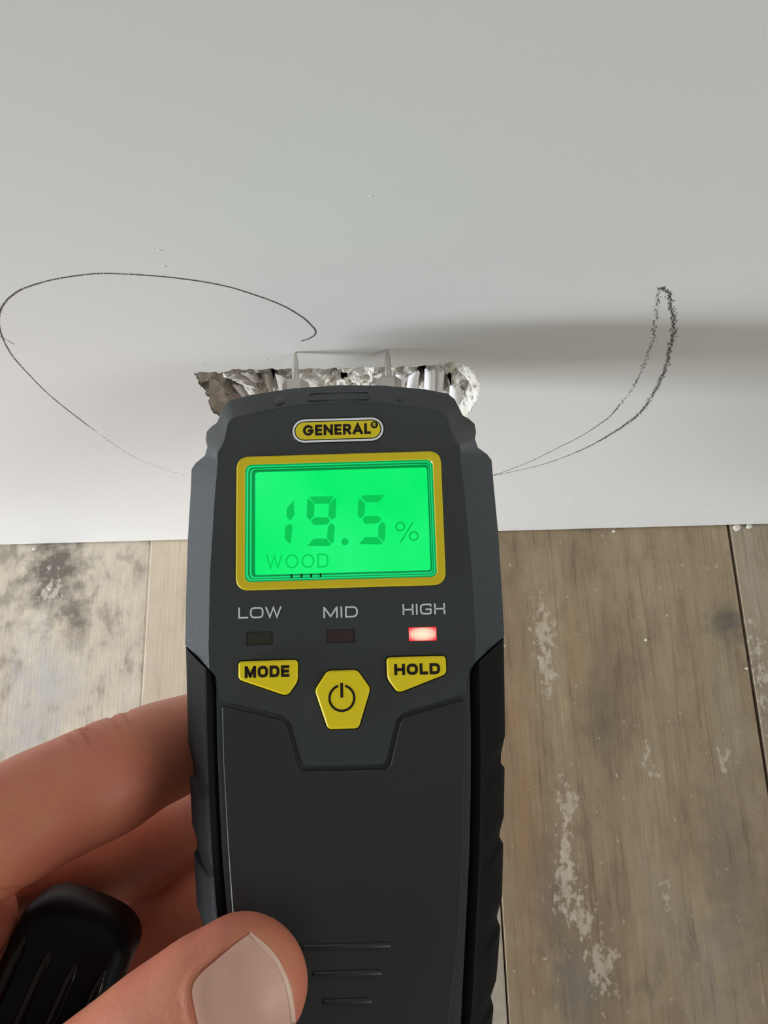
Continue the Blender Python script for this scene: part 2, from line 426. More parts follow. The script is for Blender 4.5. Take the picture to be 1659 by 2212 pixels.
V, F, idx = [], [], {}
for j in range(nz):
    for i in range(nx):
        x, z = hx0 + i * stp, hz0 + j * stp
        d = depth(x, z)
        if d < 0: continue
        hit = False
        for (cx_, cz_, rx, rz) in pits:
            e = math.hypot((x - cx_) / rx, (z - cz_) / rz) + .45 * noise.noise(Vector((x * 500, z * 500, 5)))
            if e < .8: hit = True
            elif e < 1.25: d += .004 * (1.25 - e) / .45
        if hit: continue
        idx[i, j] = len(V); V.append((x, d, z))
for (i, j) in list(idx):
    q = [(i, j), (i + 1, j), (i + 1, j + 1), (i, j + 1)]
    if all(k in idx for k in q): F.append(tuple(idx[k] for k in q))
g = mesh('crumbled_gypsum', V, F, M['gypsum'], wall)
g['label'] = 'crumbled chalky gypsum exposed inside the hole'
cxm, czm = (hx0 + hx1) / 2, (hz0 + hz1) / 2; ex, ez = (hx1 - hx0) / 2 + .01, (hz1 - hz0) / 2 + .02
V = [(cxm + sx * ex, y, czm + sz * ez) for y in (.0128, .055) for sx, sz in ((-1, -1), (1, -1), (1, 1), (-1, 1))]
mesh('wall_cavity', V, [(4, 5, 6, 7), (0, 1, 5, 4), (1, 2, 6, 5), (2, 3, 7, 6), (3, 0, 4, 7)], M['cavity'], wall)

# torn strips of facing paper standing in the hole
def strip(tl, tr, br, bl, y0, curl, mt):
    n, mrows = 9, 10; V = []
    for j in range(mrows + 1):
        for i in range(n):
            u, t = i / (n - 1), j / mrows
            px = (tl[0] * (1 - u) + tr[0] * u) * (1 - t) + (bl[0] * (1 - u) + br[0] * u) * t
            py = (tl[1] * (1 - u) + tr[1] * u) * (1 - t) + (bl[1] * (1 - u) + br[1] * u) * t
            if j == 0: py += random.uniform(-3, 3)
            y = y0 + curl * math.sin(math.pi * u) + .0008 * t
            p = on_wall(px, py, y); V.append((p.x, p.y, p.z))
    F = [(j * n + i, j * n + i + 1, (j + 1) * n + i + 1, (j + 1) * n + i) for j in range(mrows) for i in range(n - 1)]
    o = mesh('paper_strip', V, F, mt, wall, True)
    md = o.modifiers.new('thick', 'SOLIDIFY'); md.thickness = .0004
    return o
for a in [((856, 806), (872, 808), (875, 850), (866, 850), .0035, -.0010, 'paper'), ((884, 810), (905, 801), (896, 855), (872, 855), .0035, -.0012, 'paper'),
          ((920, 797), (938, 800), (937, 860), (918, 860), .003, -.0012, 'paper'), ((939, 800), (958, 800), (953, 860), (939, 860), .0038, -.0006, 'paper'),
          ((974, 832), (992, 838), (998, 875), (972, 868), .0030, -.001, 'paper'), ((819, 808), (832, 806), (830, 850), (822, 850), .0045, -.0006, 'paper_grey'),
          ((517, 802), (552, 804), (563, 824), (534, 822), .0030, -.0006, 'paper_grey'), ((562, 806), (582, 806), (592, 850), (578, 850), .0042, -.0004, 'paper_grey'),
          ((596, 805), (626, 812), (632, 845), (606, 845), .0040, -.0008, 'paper_grey'), ((503, 830), (520, 828), (540, 856), (526, 858), .0042, -.0006, 'paper_grey')]:
    strip(*a[:6], M[a[6]])

# loose lumps of board core left clinging in the hole
def lump(px_pts, radii, y):
    P = [on_wall(px, py, y + k * .0006) for k, (px, py) in enumerate(px_pts)]; bm = bmesh.new(); rings = []; n = 14
    fine = []
    for i in range(len(P) - 1):
        for j in range(5): fine.append((P[i].lerp(P[i + 1], j / 5), radii[i] + (radii[i + 1] - radii[i]) * j / 5))
    fine.append((P[-1], radii[-1]))
    for i, (q, r) in enumerate(fine):
        d = (fine[min(i + 1, len(fine) - 1)][0] - fine[max(i - 1, 0)][0]).normalized(); a = d.cross(Vector((0, 1, 0))).normalized(); b_ = a.cross(d)
        e = r * (.35 if i in (0, len(fine) - 1) else 1); ring_ = []
        for k in range(n):
            t = 2 * math.pi * k / n; o_ = a * math.cos(t) + b_ * (.55 * math.sin(t)); p = q + o_ * e * MM
            ring_.append(bm.verts.new(p + o_ * (.9 * MM * noise.noise(p * 900) + .5 * MM * noise.noise(p * 2200))))
        rings.append(ring_)
    for a, b_ in zip(rings, rings[1:]):
        for k in range(n): bm.faces.new((a[k], a[(k + 1) % n], b_[(k + 1) % n], b_[k]))
    bm.faces.new(rings[0]); bm.faces.new(rings[-1]); bmesh.ops.recalc_face_normals(bm, faces=bm.faces)
    me = bpy.data.meshes.new('gypsum_lump'); bm.to_mesh(me); bm.free()
    return link('gypsum_lump', me, M['gypsum_white'], wall)
lump([(452, 818), (466, 840), (478, 868), (484, 900)], [1.2, 2.0, 2.2, 2.0], .0028)
lump([(482, 806), (512, 812), (540, 832), (556, 862)], [1.0, 1.5, 1.5, 1.3], .0020)
lump([(640, 812), (672, 816), (694, 834)], [1.2, 1.8, 1.5], .0034)
lump([(985, 842), (1000, 852), (1004, 872)], [1.2, 1.7, 1.4], .0030)

# pencil loops drawn on the wall
def spline(pts, step=2.0):
    P = [Vector(p) for p in pts]; out = []
    for i in range(len(P) - 1):
        p0 = P[i - 1] if i else P[0] * 2 - P[1]; p3 = P[i + 2] if i + 2 < len(P) else P[-1] * 2 - P[-2]
        p1, p2 = P[i], P[i + 1]; n = max(2, int((p2 - p1).length / step))
        for j in range(n):
            t = j / n
            out.append(.5 * ((2 * p1) + (p2 - p0) * t + (2 * p0 - 5 * p1 + 4 * p2 - p3) * t * t + (3 * p1 - p0 - 3 * p2 + p3) * t ** 3))
    out.append(P[-1]); return out
def pencil(pts, width, grain, fade=None, label=None):
    sp = spline(pts, 1.2); W = [on_wall(p.x, p.y, -.00004) for p in sp]; V, F = [], []
    n = len(W)
    for i in range(n - 1):
        f = i / n; wd = width(f) if callable(width) else width
        keep = fade(f) if fade else 1
        d = (W[i + 1] - W[i]); ln = d.length; d.normalize(); nn = Vector((-d.z, 0, d.x))
        k = max(1, int(grain * wd / .00022)) if grain else 1
        for _ in range(k):
            if random.random() > keep: continue
            if grain:
                o = random.gauss(0, .28) * wd; hw = random.uniform(.00006, .00016); hl = random.uniform(.0001, .00034)
            else:
                o = random.uniform(-.1, .1) * wd; hw = wd * random.uniform(.32, .52); hl = ln * .75
            c = (W[i] + W[i + 1]) / 2 + nn * o; dd = d.copy()
            if grain: a = random.uniform(-.8, .8); dd = d * math.cos(a) + nn * math.sin(a)
            n2 = Vector((-dd.z, 0, dd.x)); s = len(V)
            V += [c - dd * hl - n2 * hw * .6, c + dd * hl * .3 - n2 * hw, c + dd * hl + n2 * hw * .4, c - dd * hl * .4 + n2 * hw]
            F.append((s, s + 1, s + 2, s + 3))
    o = mesh('pencil_line', V, F, M['pencil'], wall)
    if label: o['label'] = label
LEFT = [(651, 736), (661, 734), (670.5, 730), (680, 723), (681.5, 714), (670.5, 701), (651, 684), (607.6, 659), (542.5, 634.6), (477, 616), (390.6, 602), (304, 594), (225.7, 591), (173.6, 594.7), (108.5, 605.6), (52, 623), (21.7, 642), (4, 664), (-2, 686), (0, 712), (11, 742), (30, 773), (65, 812), (108.5, 855), (173.6, 907), (239, 955), (278, 981), (325.5, 1003), (369, 1018), (415, 1032), (480, 1050)]
pencil(LEFT, lambda f: .00052 if f < .55 else .00040 if f < .8 else .00026, 0, lambda f: 1 if f < .3 else .93 if f < .77 else .38 if f < .84 else .22, 'thin pencil oval left of the hole')
pencil([(-2, 726), (14, 734), (31, 744)], .00022, 0, lambda f: .8)
OUTR = [(1424, 624), (1430, 621), (1440, 630), (1447, 641), (1449, 663), (1455, 693), (1453, 728), (1447, 751), (1440, 787), (1426, 823), (1413, 847), (1395, 876), (1375, 899), (1335, 928), (1290, 955), (1240, 979), (1180, 1001), (1130, 1014), (1067, 1027), (1000, 1038)]
INR = [(1426, 623), (1422, 632), (1420, 660), (1417, 687), (1412, 717), (1410, 739), (1402, 758), (1396, 778), (1384, 803), (1365, 841), (1340, 873), (1318, 899), (1290, 920), (1250, 945), (1200, 970), (1150, 995), (1100, 1015), (1067, 1026), (1000, 1045)]
pencil(OUTR, lambda f: .0011 if f < .5 else max(.0003, .0011 - (f - .5) * .0034), .75, lambda f: 1 if f < .5 else .8, 'grainy pencil stroke right of the hole, outer line')
pencil(OUTR[11:], .0004, 0, lambda f: .75)
pencil(INR, lambda f: .0009 if f < .3 else max(.00025, .0009 - (f - .3) * .0022), .45, lambda f: .9 if f < .5 else .6, 'grainy pencil stroke right of the hole, inner line')
pencil(INR[10:], .00035, 0, lambda f: .7)

# paint nibs and chips on the wall
V, F = [], []
for px, py, r in [(345, 540, .5), (355, 575, .6), (702, 577, .35), (802, 423, .5), (815, 420, .35), (1047, 730, .3), (440, 786, .5), (575, 777, .4), (1002, 740, .4), (1020, 763, .35), (1295, 583, .35), (858, 776, .5), (1232, 1082, .9), (1240, 1079, .5), (1524, 1105, .7), (1533, 1105, .4),
                   (300, 600, .3), (250, 808, .3), (645, 781, .45), (120, 700, .25), (700, 690, .3), (590, 520, .25), (1100, 600, .25), (940, 520, .3), (1350, 470, .3), (1180, 860, .3), (60, 1045, .3), (210, 1090, .25)]:
    c = on_wall(px, py); n = 7; s = len(V); V.append((c.x, -r * .35 * MM, c.z))
    for k in range(n):
        a = 2 * math.pi * k / n; rr = r * MM * random.uniform(.6, 1.2); V.append((c.x + rr * math.cos(a) * 1.3, .00002, c.z + rr * math.sin(a) * .8))
    F += [(s, s + 1 + k, s + 1 + (k + 1) % n) for k in range(n)]
o = mesh('paint_nibs', V, F, M['wall'], wall); o['kind'] = 'stuff'

# ------------------------------------------------------------------ floor of planks
V = [(-1.4, -1.6, -.012), (1.4, -1.6, -.012), (1.4, .06, -.012), (-1.4, .06, -.012), (-1.4, -1.6, -.006), (1.4, -1.6, -.006), (1.4, .06, -.006), (-1.4, .06, -.006)]
floor = mesh('floor', V, [(3, 2, 1, 0), (4, 5, 6, 7), (0, 1, 5, 4), (1, 2, 6, 5), (2, 3, 7, 6), (3, 0, 4, 7)], M['cavity']); floor['kind'] = 'structure'
edges = [-1.39, -1.283, -1.14, -1.033, -.89, -.783, -.64, -.533, -.39, -.247, -.1015, .0405, .1487, .292, .399, .542, .649, .792, .899, 1.04, 1.15, 1.29, 1.39]
seq = {9: 'plank_a', 10: 'plank_b', 11: 'plank_c', 12: 'plank_d'}
for k in range(len(edges) - 1):
    soft = {9: (0, 1), 10: (1, 0)}.get(k, (0, 0))          # the joint at left is a shallow, nearly closed one
    (gl_, bl_, dl_), (gr_, br_, dr_) = [((.00001, .0007, .00022) if f else (.00025, .0005, .0005)) for f in soft]
    x0, x1 = edges[k] + gl_, edges[k + 1] - gr_
    if k == 12: x0 += .0005
    prof = [(x0, -.0065), (x0, -dl_), (x0 + bl_, 0), (x1 - br_, 0), (x1, -dr_), (x1, -.0065)]
    V = [(x, y, z) for y in (-1.6, .06) for x, z in prof]; n = len(prof)
    F = [(i, i + 1, n + i + 1, n + i) for i in range(n - 1)] + [(n - 1, 0, n, 2 * n - 1), tuple(range(n)), tuple(range(2 * n - 1, n - 1, -1))]
    key = seq.get(k, ('plank_c', 'plank_d', 'plank_a', 'plank_d')[k % 4])
    o = mesh('plank', V, F, M[key], floor)
    o['label'] = {'plank_a': 'whitewashed mottled plank', 'plank_b': 'smooth pale beige plank', 'plank_c': 'brown worn plank', 'plank_d': 'tan plank'}[key]

# plaster crumbs lying along the wall foot
def crumb(px, py, r, label):
    c = on_floor(px, py); bm = bmesh.new(); bmesh.ops.create_icosphere(bm, subdivisions=2, radius=r * MM)
    for vv in bm.verts:
        k = .75 + .5 * noise.noise(vv.co * 700 / r + Vector((px, py, 0))); vv.co *= k; vv.co.z *= .6; vv.co.x *= 1.4
    lo = min(vv.co.z for vv in bm.verts); me = bpy.data.meshes.new('plaster_crumb'); bm.to_mesh(me); bm.free()
    o = link('plaster_crumb', me, M['gypsum']); o.location = (c.x, c.y, -lo); tag(o, label, 'crumb', 'plaster crumbs at the wall foot')
for a in [(1592, 1141, 1.7, 'largest white plaster crumb at wall foot, by the floor seam at right'), (1618, 1138, 1.4, 'plaster crumb at wall foot just right of the largest crumb'),
          (76, 1186, 1.2, 'white plaster crumb at wall foot on the whitewashed plank at left'), (108, 1272, .8, 'white printed fleck on the dark stain of the whitewashed plank, modelled as a crumb'),  # the second one stands for a white printed fleck
          (1325, 1148, .8, 'tiny plaster crumb at wall foot above the brown plank'), (1394, 1382, .8, 'tiny plaster crumb lying mid brown plank, nearer the wall'),
          (1612, 1444, .7, 'tiny plaster crumb on the floor seam at right')]:
    crumb(*a)

# ------------------------------------------------------------------ moisture meter (local mm: u right, v towards the pins, w out of the face)
uc, vc, nc = Vector((.99954224, .02888144, .00900949)), Vector((-.02686189, .9842156, -.1749231)), Vector((-.01391931, .17460102, .98454088))
MR = Matrix((CM @ uc, CM @ vc, CM @ nc)).transposed()
MO = CAM + CM @ Vector((-8.77046e-3, -1.6005e-3, -154.22195e-3))
meter = bpy.data.objects.new('moisture_meter', None); COL.objects.link(meter); meter.empty_display_size = .02
MB = MO + MR @ Vector((0, 0, -.024))
meter.matrix_world = Matrix.Translation(MO) @ MR.to_4x4()
tag(meter, 'dark grey handheld moisture meter with glowing green display and two metal pins', 'moisture meter')
def mirror(pts): return pts + [(-p[0],) + tuple(p[1:]) for p in pts[::-1] if abs(p[0]) > 1e-6]

FO = [((0, 24.4), (0, 29.4, -4)), ((8, 24.05), (9.5, 29.0, -4)), ((15.5, 22.9), (18.2, 27.9, -4)), ((21.0, 21.7), (22.8, 26.8, -4)), ((22.0, 21.1), (24.2, 25.6, -4.2)), ((22.4, 20.2), (25.0, 24.0, -4.6)),
      ((22.7, 18.6), (25.8, 22.4, -5.2)), ((23.0, 17.2), (27.2, 21.8, -6)), ((23.3, 16.3), (28.4, 21.0, -7)), ((23.8, 15.4), (28.72, 19.4, -7.6)), ((24.3, 14.7), (28.45, 18.0, -8)), ((24.4, 13.2), (28.95, 16.1, -8)),
      ((24.5, 11.5), (30.9, 14.5, -8)), ((24.6, 9.8), (31.75, 13.2, -8)), ((24.9, 6), (31.85, 9, -8)), ((25.7, -10), (32.3, -2, -8)), ((25.8, -24), (32.45, -14.7, -8)), ((25.6, -28.3), (32.45, -23.5, -8)),
      ((24.2, -29.7), (25.9, -28.6, -2.6)), ((23.75, -32), (23.75, -32, -2)), ((23.5, -34.2), (23.5, -34.2, -2)), ((12.45, -37.0), (12.45, -37.0, -2)), ((11.0, -37.7), (11.0, -37.7, -2)), ((9.9, -39.0), (9.9, -39.0, -2)),
      ((7.9, -46.0), (7.9, -46.0, -2)), ((7.3, -46.65), (7.3, -46.65, -2)), ((0, -46.75), (0, -46.75, -2))]
faceL = [p[0] for p in FO]; outL = [p[1] for p in FO]
face = faceL + [(-x, y) for x, y in faceL[-2:0:-1]]
outr = outL + [(-x, y, z) for x, y, z in outL[-2:0:-1]]
SCREEN_OPEN = rrect(-20.4, -13.3, 20.4, 13.3, 2.5)
LEDS = [(-18.5, -13.3), (-2.9, 2.6), (12.95, 18.3)]
LED_V = (-24.05, -21.45)
LED_H = [[(a, LED_V[0]), (b_, LED_V[0]), (b_, LED_V[1]), (a, LED_V[1])] for a, b_ in LEDS]
MODE = ccw([(-19.85, -27.0), (-8.5, -27.0), (-8.55, -31.0), (-10.3, -33.45), (-11.3, -33.45), (-19.85, -30.4)])
HOLD = ccw([(-x, y) for x, y in MODE])
POWER = ccw([(-2.85, -29.2), (2.85, -29.2), (5.3, -32.75), (2.9, -40.0), (-2.9, -40.0), (-5.3, -32.75)])
MODE, HOLD = round_poly(MODE, .8, 4), round_poly(HOLD, .8, 4)
POWER = round_poly(POWER, .7, 4)
POCKETS = [offset_poly(p, -.24) for p in (MODE, HOLD, POWER)]
def housing():
    V, F = [], []
    def loop(ps):
        s = len(V); V.extend([(p[0] * MM, p[1] * MM, p[2] * MM) for p in ps]); return list(range(s, s + len(ps)))
    def bridge(a, b):
        for i in range(len(a)): F.append((a[i - 1], a[i], b[i], b[i - 1]))
    fo = [(x, y, 0) for x, y in face]
    holes = [[(x, y, 0) for x, y in h] for h in [SCREEN_OPEN] + LED_H + POCKETS]
    n = len(face)
    head = set(list(range(0, 11)) + list(range(n - 10, n)))
    step = [(x * (1.006 if i in head else 1.0), y * (1.006 if i in head else 1.0), -.45 if i in head else -.05) for i, (x, y) in enumerate(face)]
    lf = loop(fo); lst = loop(step); lo = loop(outr)
    l2 = loop([(x, y, -20.0) for x, y, z in outr]); l3 = loop([(x * .95, y * .97 - .3, -24) for x, y, z in outr])
    bridge(lf, lst); bridge(lst, lo); bridge(lo, l2); bridge(l2, l3); F.append(tuple(l3))
    hl = [loop(h) for h in holes]
    for k, (h, l) in enumerate(zip(holes, hl)):
        d = -2.6 if k == 0 else -.9 if k < 4 else -.8
        b_ = loop([(x, y, d) for x, y, z in h]); bridge(l, b_); F.append(tuple(b_))
    flat = lf + [i for l in hl for i in l]
    for t in tessellate_polygon([[Vector(V[i]) for i in lf]] + [[Vector(V[i]) for i in l] for l in hl]): F.append(tuple(flat[j] for j in t))
    return mesh('housing', V, F, M['shell'], meter)
hs = housing(); hs.data.materials.append(M['texture_shell'])
for p in hs.data.polygons:                     # moulded grain on the side chamfers
    c = p.center / MM
    if abs(c.x) > 25 and c.y < 16 and -15 < c.z < -.2: p.material_index = 1
bevel(hs, .28, 3, 28)

def interp(tab, v):
    if v >= tab[0][0]: return tab[0][1]
    for (a, x), (b_, y) in zip(tab, tab[1:]):
        if v >= b_: return x + (y - x) * (a - v) / (a - b_)
    return tab[-1][1]
IN = [(-29, 24.0), (-32, 23.75), (-41.7, 23.5), (-52, 23.0), (-63, 22.25), (-72, 21.35), (-91.7, 19.4), (-108, 17.6), (-114, 17.0)]
OUTG = [(-23.8, 32.55), (-42, 31.8), (-57, 30.7), (-70.5, 29.6), (-76, 28.9), (-95, 26.2), (-104, 24.6), (-108, 22.6), (-110.2, 20)]
# back body under the battery cover
V, F = [], []; rows = [-30 - 2 * i for i in range(41)]
for v_ in rows:
    a = interp(IN, v_) + .6; h = 0 if v_ > -110 else 2
    V += [(-a * MM, v_ * MM, -.7 * MM), (a * MM, v_ * MM, -.7 * MM), (a * MM, v_ * MM, (-22 + h) * MM), (a * .92 * MM, v_ * MM, (-24 + h) * MM), (-a * .92 * MM, v_ * MM, (-24 + h) * MM), (-a * MM, v_ * MM, (-22 + h) * MM)]
for j in range(len(rows) - 1):
    for i in range(6): F.append((j * 6 + i, j * 6 + (i + 1) % 6, (j + 1) * 6 + (i + 1) % 6, (j + 1) * 6 + i))
F += [tuple(range(6)), tuple(range(len(V) - 1, len(V) - 7, -1))]
mesh('back_shell', V, F, M['shell'], meter)

NOTCH = [(-42.3, -48.4), (-56.7, -61.8), (-70.6, -76.0), (-84.5, -90)]
def grip(sgn):
    V, F = [], []; ts = [-23.8 - .3 * i for i in range(288)]
    for t in ts:
        o_ = interp(OUTG, t)
        dep = 0
        for a, b_ in NOTCH:
            if b_ < t < a:
                f = (a - t) / (a - b_)
                dep = .80 * min(1, f / .45) * min(1, (1 - f) / .22)
        sk = .72 * max(0, min(1, (t + 106) / 26))         # rows slant like the notches, level at the foot
        def P(u, w_): return (u, t + sk * (max(u, 24.5) - 32.5), w_)
        i_ = interp(IN, t - 6.0); c_ = i_ + 2.5
        mid = (c_ + o_) / 2
        pr = [(i_, -6), (i_ + .1, -2.8), (i_ + .5, -2.2), (c_ - .5, -.95), (c_, -.8), (c_ + .5, -1.0), (c_ + 1.2, -1.8 - dep * .5), (mid, -3.6 - dep), (o_ - .9 - dep * .8, -6.6 - dep), (o_ - .2 - dep, -8.2), (o_ - dep, -10), (o_ - dep, -16), (o_ - 1.2 - dep * .5, -21), (i_ + 1, -24.2), (i_, -22)]
        for u, w_ in pr:
            x, y, z = P(u, w_); V.append((sgn * x * MM, y * MM, z * MM))
    n = len(pr)
    for j in range(len(ts) - 1):
        for i in range(n): F.append((j * n + i, j * n + (i + 1) % n, (j + 1) * n + (i + 1) % n, (j + 1) * n + i))
    F += [tuple(range(n)), tuple(range(len(V) - 1, len(V) - n - 1, -1))]
    o = mesh('side_grip', V, F, M['rubber'], meter); smooth(o.data)
    o['label'] = 'black rubber grip with slanting notches'
    sm = o.modifiers.new('edge', 'EDGE_SPLIT'); sm.split_angle = math.radians(38)
for s_ in (1, -1): grip(s_)

cov = [(23.1, -35.4), (11.75, -38.25), (10.85, -39.1), (8.75, -46.8), (7.8, -47.65)]
side = [(-45.5, 22.75), (-60, 21.8), (-74.6, 20.6), (-91.3, 17.8), (-104, 16.2), (-107, 14.5)]
right = [(x, v_) for v_, x in side][::-1] + cov
cover = plate('battery_cover', right + [(-x, y) for x, y in right[::-1]], .15, -1.5, M['cover'], meter, .22)
for v_, a, b_ in [(-78.1, -7.6, 7.5), (-82.6, -5.8, 5.8), (-87.2, -4.0, 3.9)]:
    r_ = plate('grip_rib', capsule(a, b_, v_, .55), .55, -.3, M['cover'], cover, .3)
    smooth(r_.data)

# fine raised bead along the edge of the face panel at the head
path = [Vector((x, y, -.10)) for x, y in faceL[11::-1]] + [Vector((-x, y, -.10)) for x, y in faceL[1:12]]
V, F = [], []; n = 6
for i, p in enumerate(path):
    d = (path[min(i + 1, len(path) - 1)] - path[max(i - 1, 0)]).normalized(); sd_ = Vector((-d.y, d.x, 0))
    for k in range(n):
        a = 2 * math.pi * k / n; q = p + sd_ * (.20 * math.cos(a)) + Vector((0, 0, .22 * math.sin(a))); V.append(q * MM)
for i in range(len(path) - 1):
    for k in range(n): F.append((i * n + k, i * n + (k + 1) % n, (i + 1) * n + (k + 1) % n, (i + 1) * n + k))
mesh('face_bead', V, F, M['shell'], meter, True)

# head: slot and two dimples on the sloping lip
sl = math.atan2(4 - .45, 29.3 - 24.5)
def on_lip(name, pts, dz, bot, mt, bev=0):      # points given on the lip plane
    o = plate(name, [(x, y) for x, y in pts], dz, bot, mt, meter, bev)
    for vv in o.data.vertices:
        x, y, z = vv.co / MM
        base_w = -.45 - (y - (24.5 - .0078 * x * x)) * (3.55 / 4.9)
        vv.co.z = (base_w + z) * MM
    return o
for du in (-12.25, 13.0):
    o = on_lip('lip_dimple', circle(du, 25.7, 1.22, 28), .50, -.5, M['shell'], .24); smooth(o.data)
    md = o.modifiers.new('edge', 'EDGE_SPLIT'); md.split_angle = math.radians(50)
on_lip('slot_shade', capsule(-5.3, 5.5, 26.35, 1.0), .03, -.5, M['rubber'])  # flush dark plate paints in the shade of a recess
def ring(name, outp, inp, top, bot, mt, parent, bev=.12): return plate(name, outp, top, bot, mt, parent, bev, [inp])
o = plate('lip_slot_rim', capsule(-5.5, 5.7, 26.35, 1.32), .30, -.5, M['shell'], meter, .14, [capsule(-5.4, 5.6, 26.35, .72)])
for vv in o.data.vertices:
    x, y, z = vv.co / MM; vv.co.z = (-.45 - (y - (24.5 - .0078 * x * x)) * (3.55 / 4.9) + z) * MM

# pins
def lathe_v(name, prof, u0, w0, mt, parent, n=24):
    V, F = [], []
    for v_, r in prof:
        for k in range(n):
            a = 2 * math.pi * k / n; V.append(((u0 + r * math.cos(a)) * MM, v_ * MM, (w0 + r * math.sin(a)) * MM))
    for j in range(len(prof) - 1):
        for k in range(n): F.append((j * n + k, j * n + (k + 1) % n, (j + 1) * n + (k + 1) % n, (j + 1) * n + k))
    F += [tuple(range(n)), tuple(range(len(V) - 1, len(V) - n - 1, -1))]
    o = mesh(name, V, F, mt, parent); return o
for u0 in (-10.3, 10.45):
    p = lathe_v('contact_pin', [(31, .80), (36.2, .80), (36.25, .73), (36.5, .73), (36.55, .79), (37.6, .72), (40.75, .34), (40.93, .22)], u0, -14, M['metal'], meter)
    bevel(p, .03, 1, 20); p['label'] = 'pointed metal contact pin'
    h = lathe_v('hex_nut', [(28, 3.0), (33.6, 3.0), (34.0, 2.7)], u0, -14, M['metal'], p, 6); bevel(h, .12, 2)

# badge
bd = plate('brand_badge', capsule(-6.85, 6.75, 18.45, 2.65, 12), .12, -.3, M['badge_black'], meter, .05)
ring('badge_border', capsule(-6.85, 6.75, 18.45, 2.42, 12), capsule(-6.85, 6.75, 18.45, 2.02, 12), .16, 0, M['badge_white'], bd, 0)
plate('badge_field', capsule(-6.85, 6.75, 18.45, 1.80, 12), .18, 0, M['badge_yellow'], bd)
text('badge_lettering', 'GENERAL', -7.15, 6.6, 17.42, 19.68, .56, .195, M['print_dark'], bd, {'G': 1.28, 'E': .86, 'N': 1.12, 'R': .98, 'A': 1.22, 'L': .78}, .16, True)
plate('registered_mark', circle(7.32, 19.3, .74), .195, .1, M['print_dark'], bd)
text('registered_letter', 'R', 7.03, 7.62, 18.92, 19.70, .16, .205, M['badge_yellow'], bd)

# display
bz = ring('screen_bezel', rrect(-20.5, -13.42, 20.5, 13.42, 2.6, 8), rrect(-18.7, -11.75, 18.75, 11.65, 1.3, 6), .55, -.4, M['yellow'], meter, .22)
bevel(bz, .1, 2)
def frame_ring(steps):
    V, F = [], []; prev = None
    for (x0, y0, x1, y1, r), w_ in steps:
        ps = rrect(x0, y0, x1, y1, r, 6); s = len(V); V.extend([(x * MM, y * MM, w_ * MM) for x, y in ps]); cur = list(range(s, s + len(ps)))
        if prev:
            for i in range(len(cur)): F.append((prev[i - 1], prev[i], cur[i], cur[i - 1]))
        prev = cur
    me = bpy.data.meshes.new('screen_frame'); me.from_pydata(V, [], F); me.update()
    o = link('screen_frame', me, M['half_lit_green'], meter); o['label'] = 'clear frame around the display with its green backlight glow painted in'
    for key in ('lit_green', 'shaded_green'): me.materials.append(M[key])
    n = len(me.polygons) // (len(steps) - 1)
    for p in me.polygons: p.material_index = (0, 1, 2, 1, 2, 0, 2)[min(6, p.index // n)]
    bevel(o, .04, 1, 20); return o
frame_ring([((-18.75, -11.8, 18.8, 11.7, 1.3), .40), ((-18.5, -11.55, 18.55, 11.5, 1.2), .10), ((-18.15, -11.3, 18.3, 11.25, 1.0), .05), ((-17.95, -11.1, 18.15, 11.1, .9), -.55), ((-17.55, -10.75, 17.95, 10.9, .8), -.50),
            ((-17.40, -10.55, 17.85, 10.78, .7), -1.3), ((-17.15, -10.32, 17.72, 10.62, .6), -1.25), ((-17.0, -10.2, 17.65, 10.5, .6), -2.1)])
lcd = plate('lcd_panel', [(-18.6, -11.6), (18.6, -11.6), (18.6, 11.6), (-18.6, 11.6)], -1.6, -2.4, M['lcd'], meter)
lcd['label'] = 'glowing green liquid crystal panel'
ztop = -1.58
def seg(name, polys, mt):
    for ps in polys: plate(name, ps, ztop, -1.62, mt, lcd)
DIG5 = [[(4.52, 5.2), (8.97, 5.15), (7.75, 3.7), (5.31, 3.72), (4.3, 4.88)], [(3.96, 4.6), (5.09, 3.44), (4.86, 1.2), (4.14, .42), (3.48, 1.13), (3.73, 4.2)], [(4.41, .27), (5.13, .94), (7.65, .88), (8.23, .1), (7.53, -.6), (4.94, -.62)],
        [(8.36, -.26), (9.08, -.97), (8.8, -4.13), (8.52, -4.36), (7.46, -3.27), (7.66, -1.07)], [(3.63, -4.68), (4.88, -3.35), (7.27, -3.38), (8.33, -4.53), (7.97, -4.88)]]
DIG9 = [[(-6.19, 5.24), (-1.22, 5.14), (-2.15, 3.68), (-5.11, 3.74)], [(-6.3, 4.84), (-5.11, 3.55), (-5.27, 1.24), (-6.1, .38), (-6.78, 1.15), (-6.58, 4.63)], [(-.98, 4.78), (-.74, 4.45), (-.9, .84), (-1.73, .37), (-2.4, 1.02), (-2.2, 3.52)],
        [(-5.91, .29), (-5.14, .96), (-2.54, .9), (-2.01, .12), (-2.7, -.6), (-5.38, -.58)], [(-1.74, -.19), (-1.12, -1.05), (-1.42, -4.16), (-1.78, -4.43), (-2.74, -3.3), (-2.5, -1.05)], [(-6.62, -4.75), (-5.41, -3.34), (-2.88, -3.38), (-1.94, -4.5), (-2.35, -4.93)]]
DIG1 = [[(-9.28, 4.55), (-9.22, 1.44), (-10.15, .42), (-10.83, 1.49), (-10.66, 3.07)], [(-10.07, -.14), (-9.55, -.84), (-10.04, -4.35), (-11.23, -3.14), (-11.03, -.8)]]
seg('digit_segment', DIG1 + DIG9 + DIG5, M['segment'])
seg('decimal_point', [circle(.84, -4.13, .72, 20)], M['segment'])
V, F = [], []
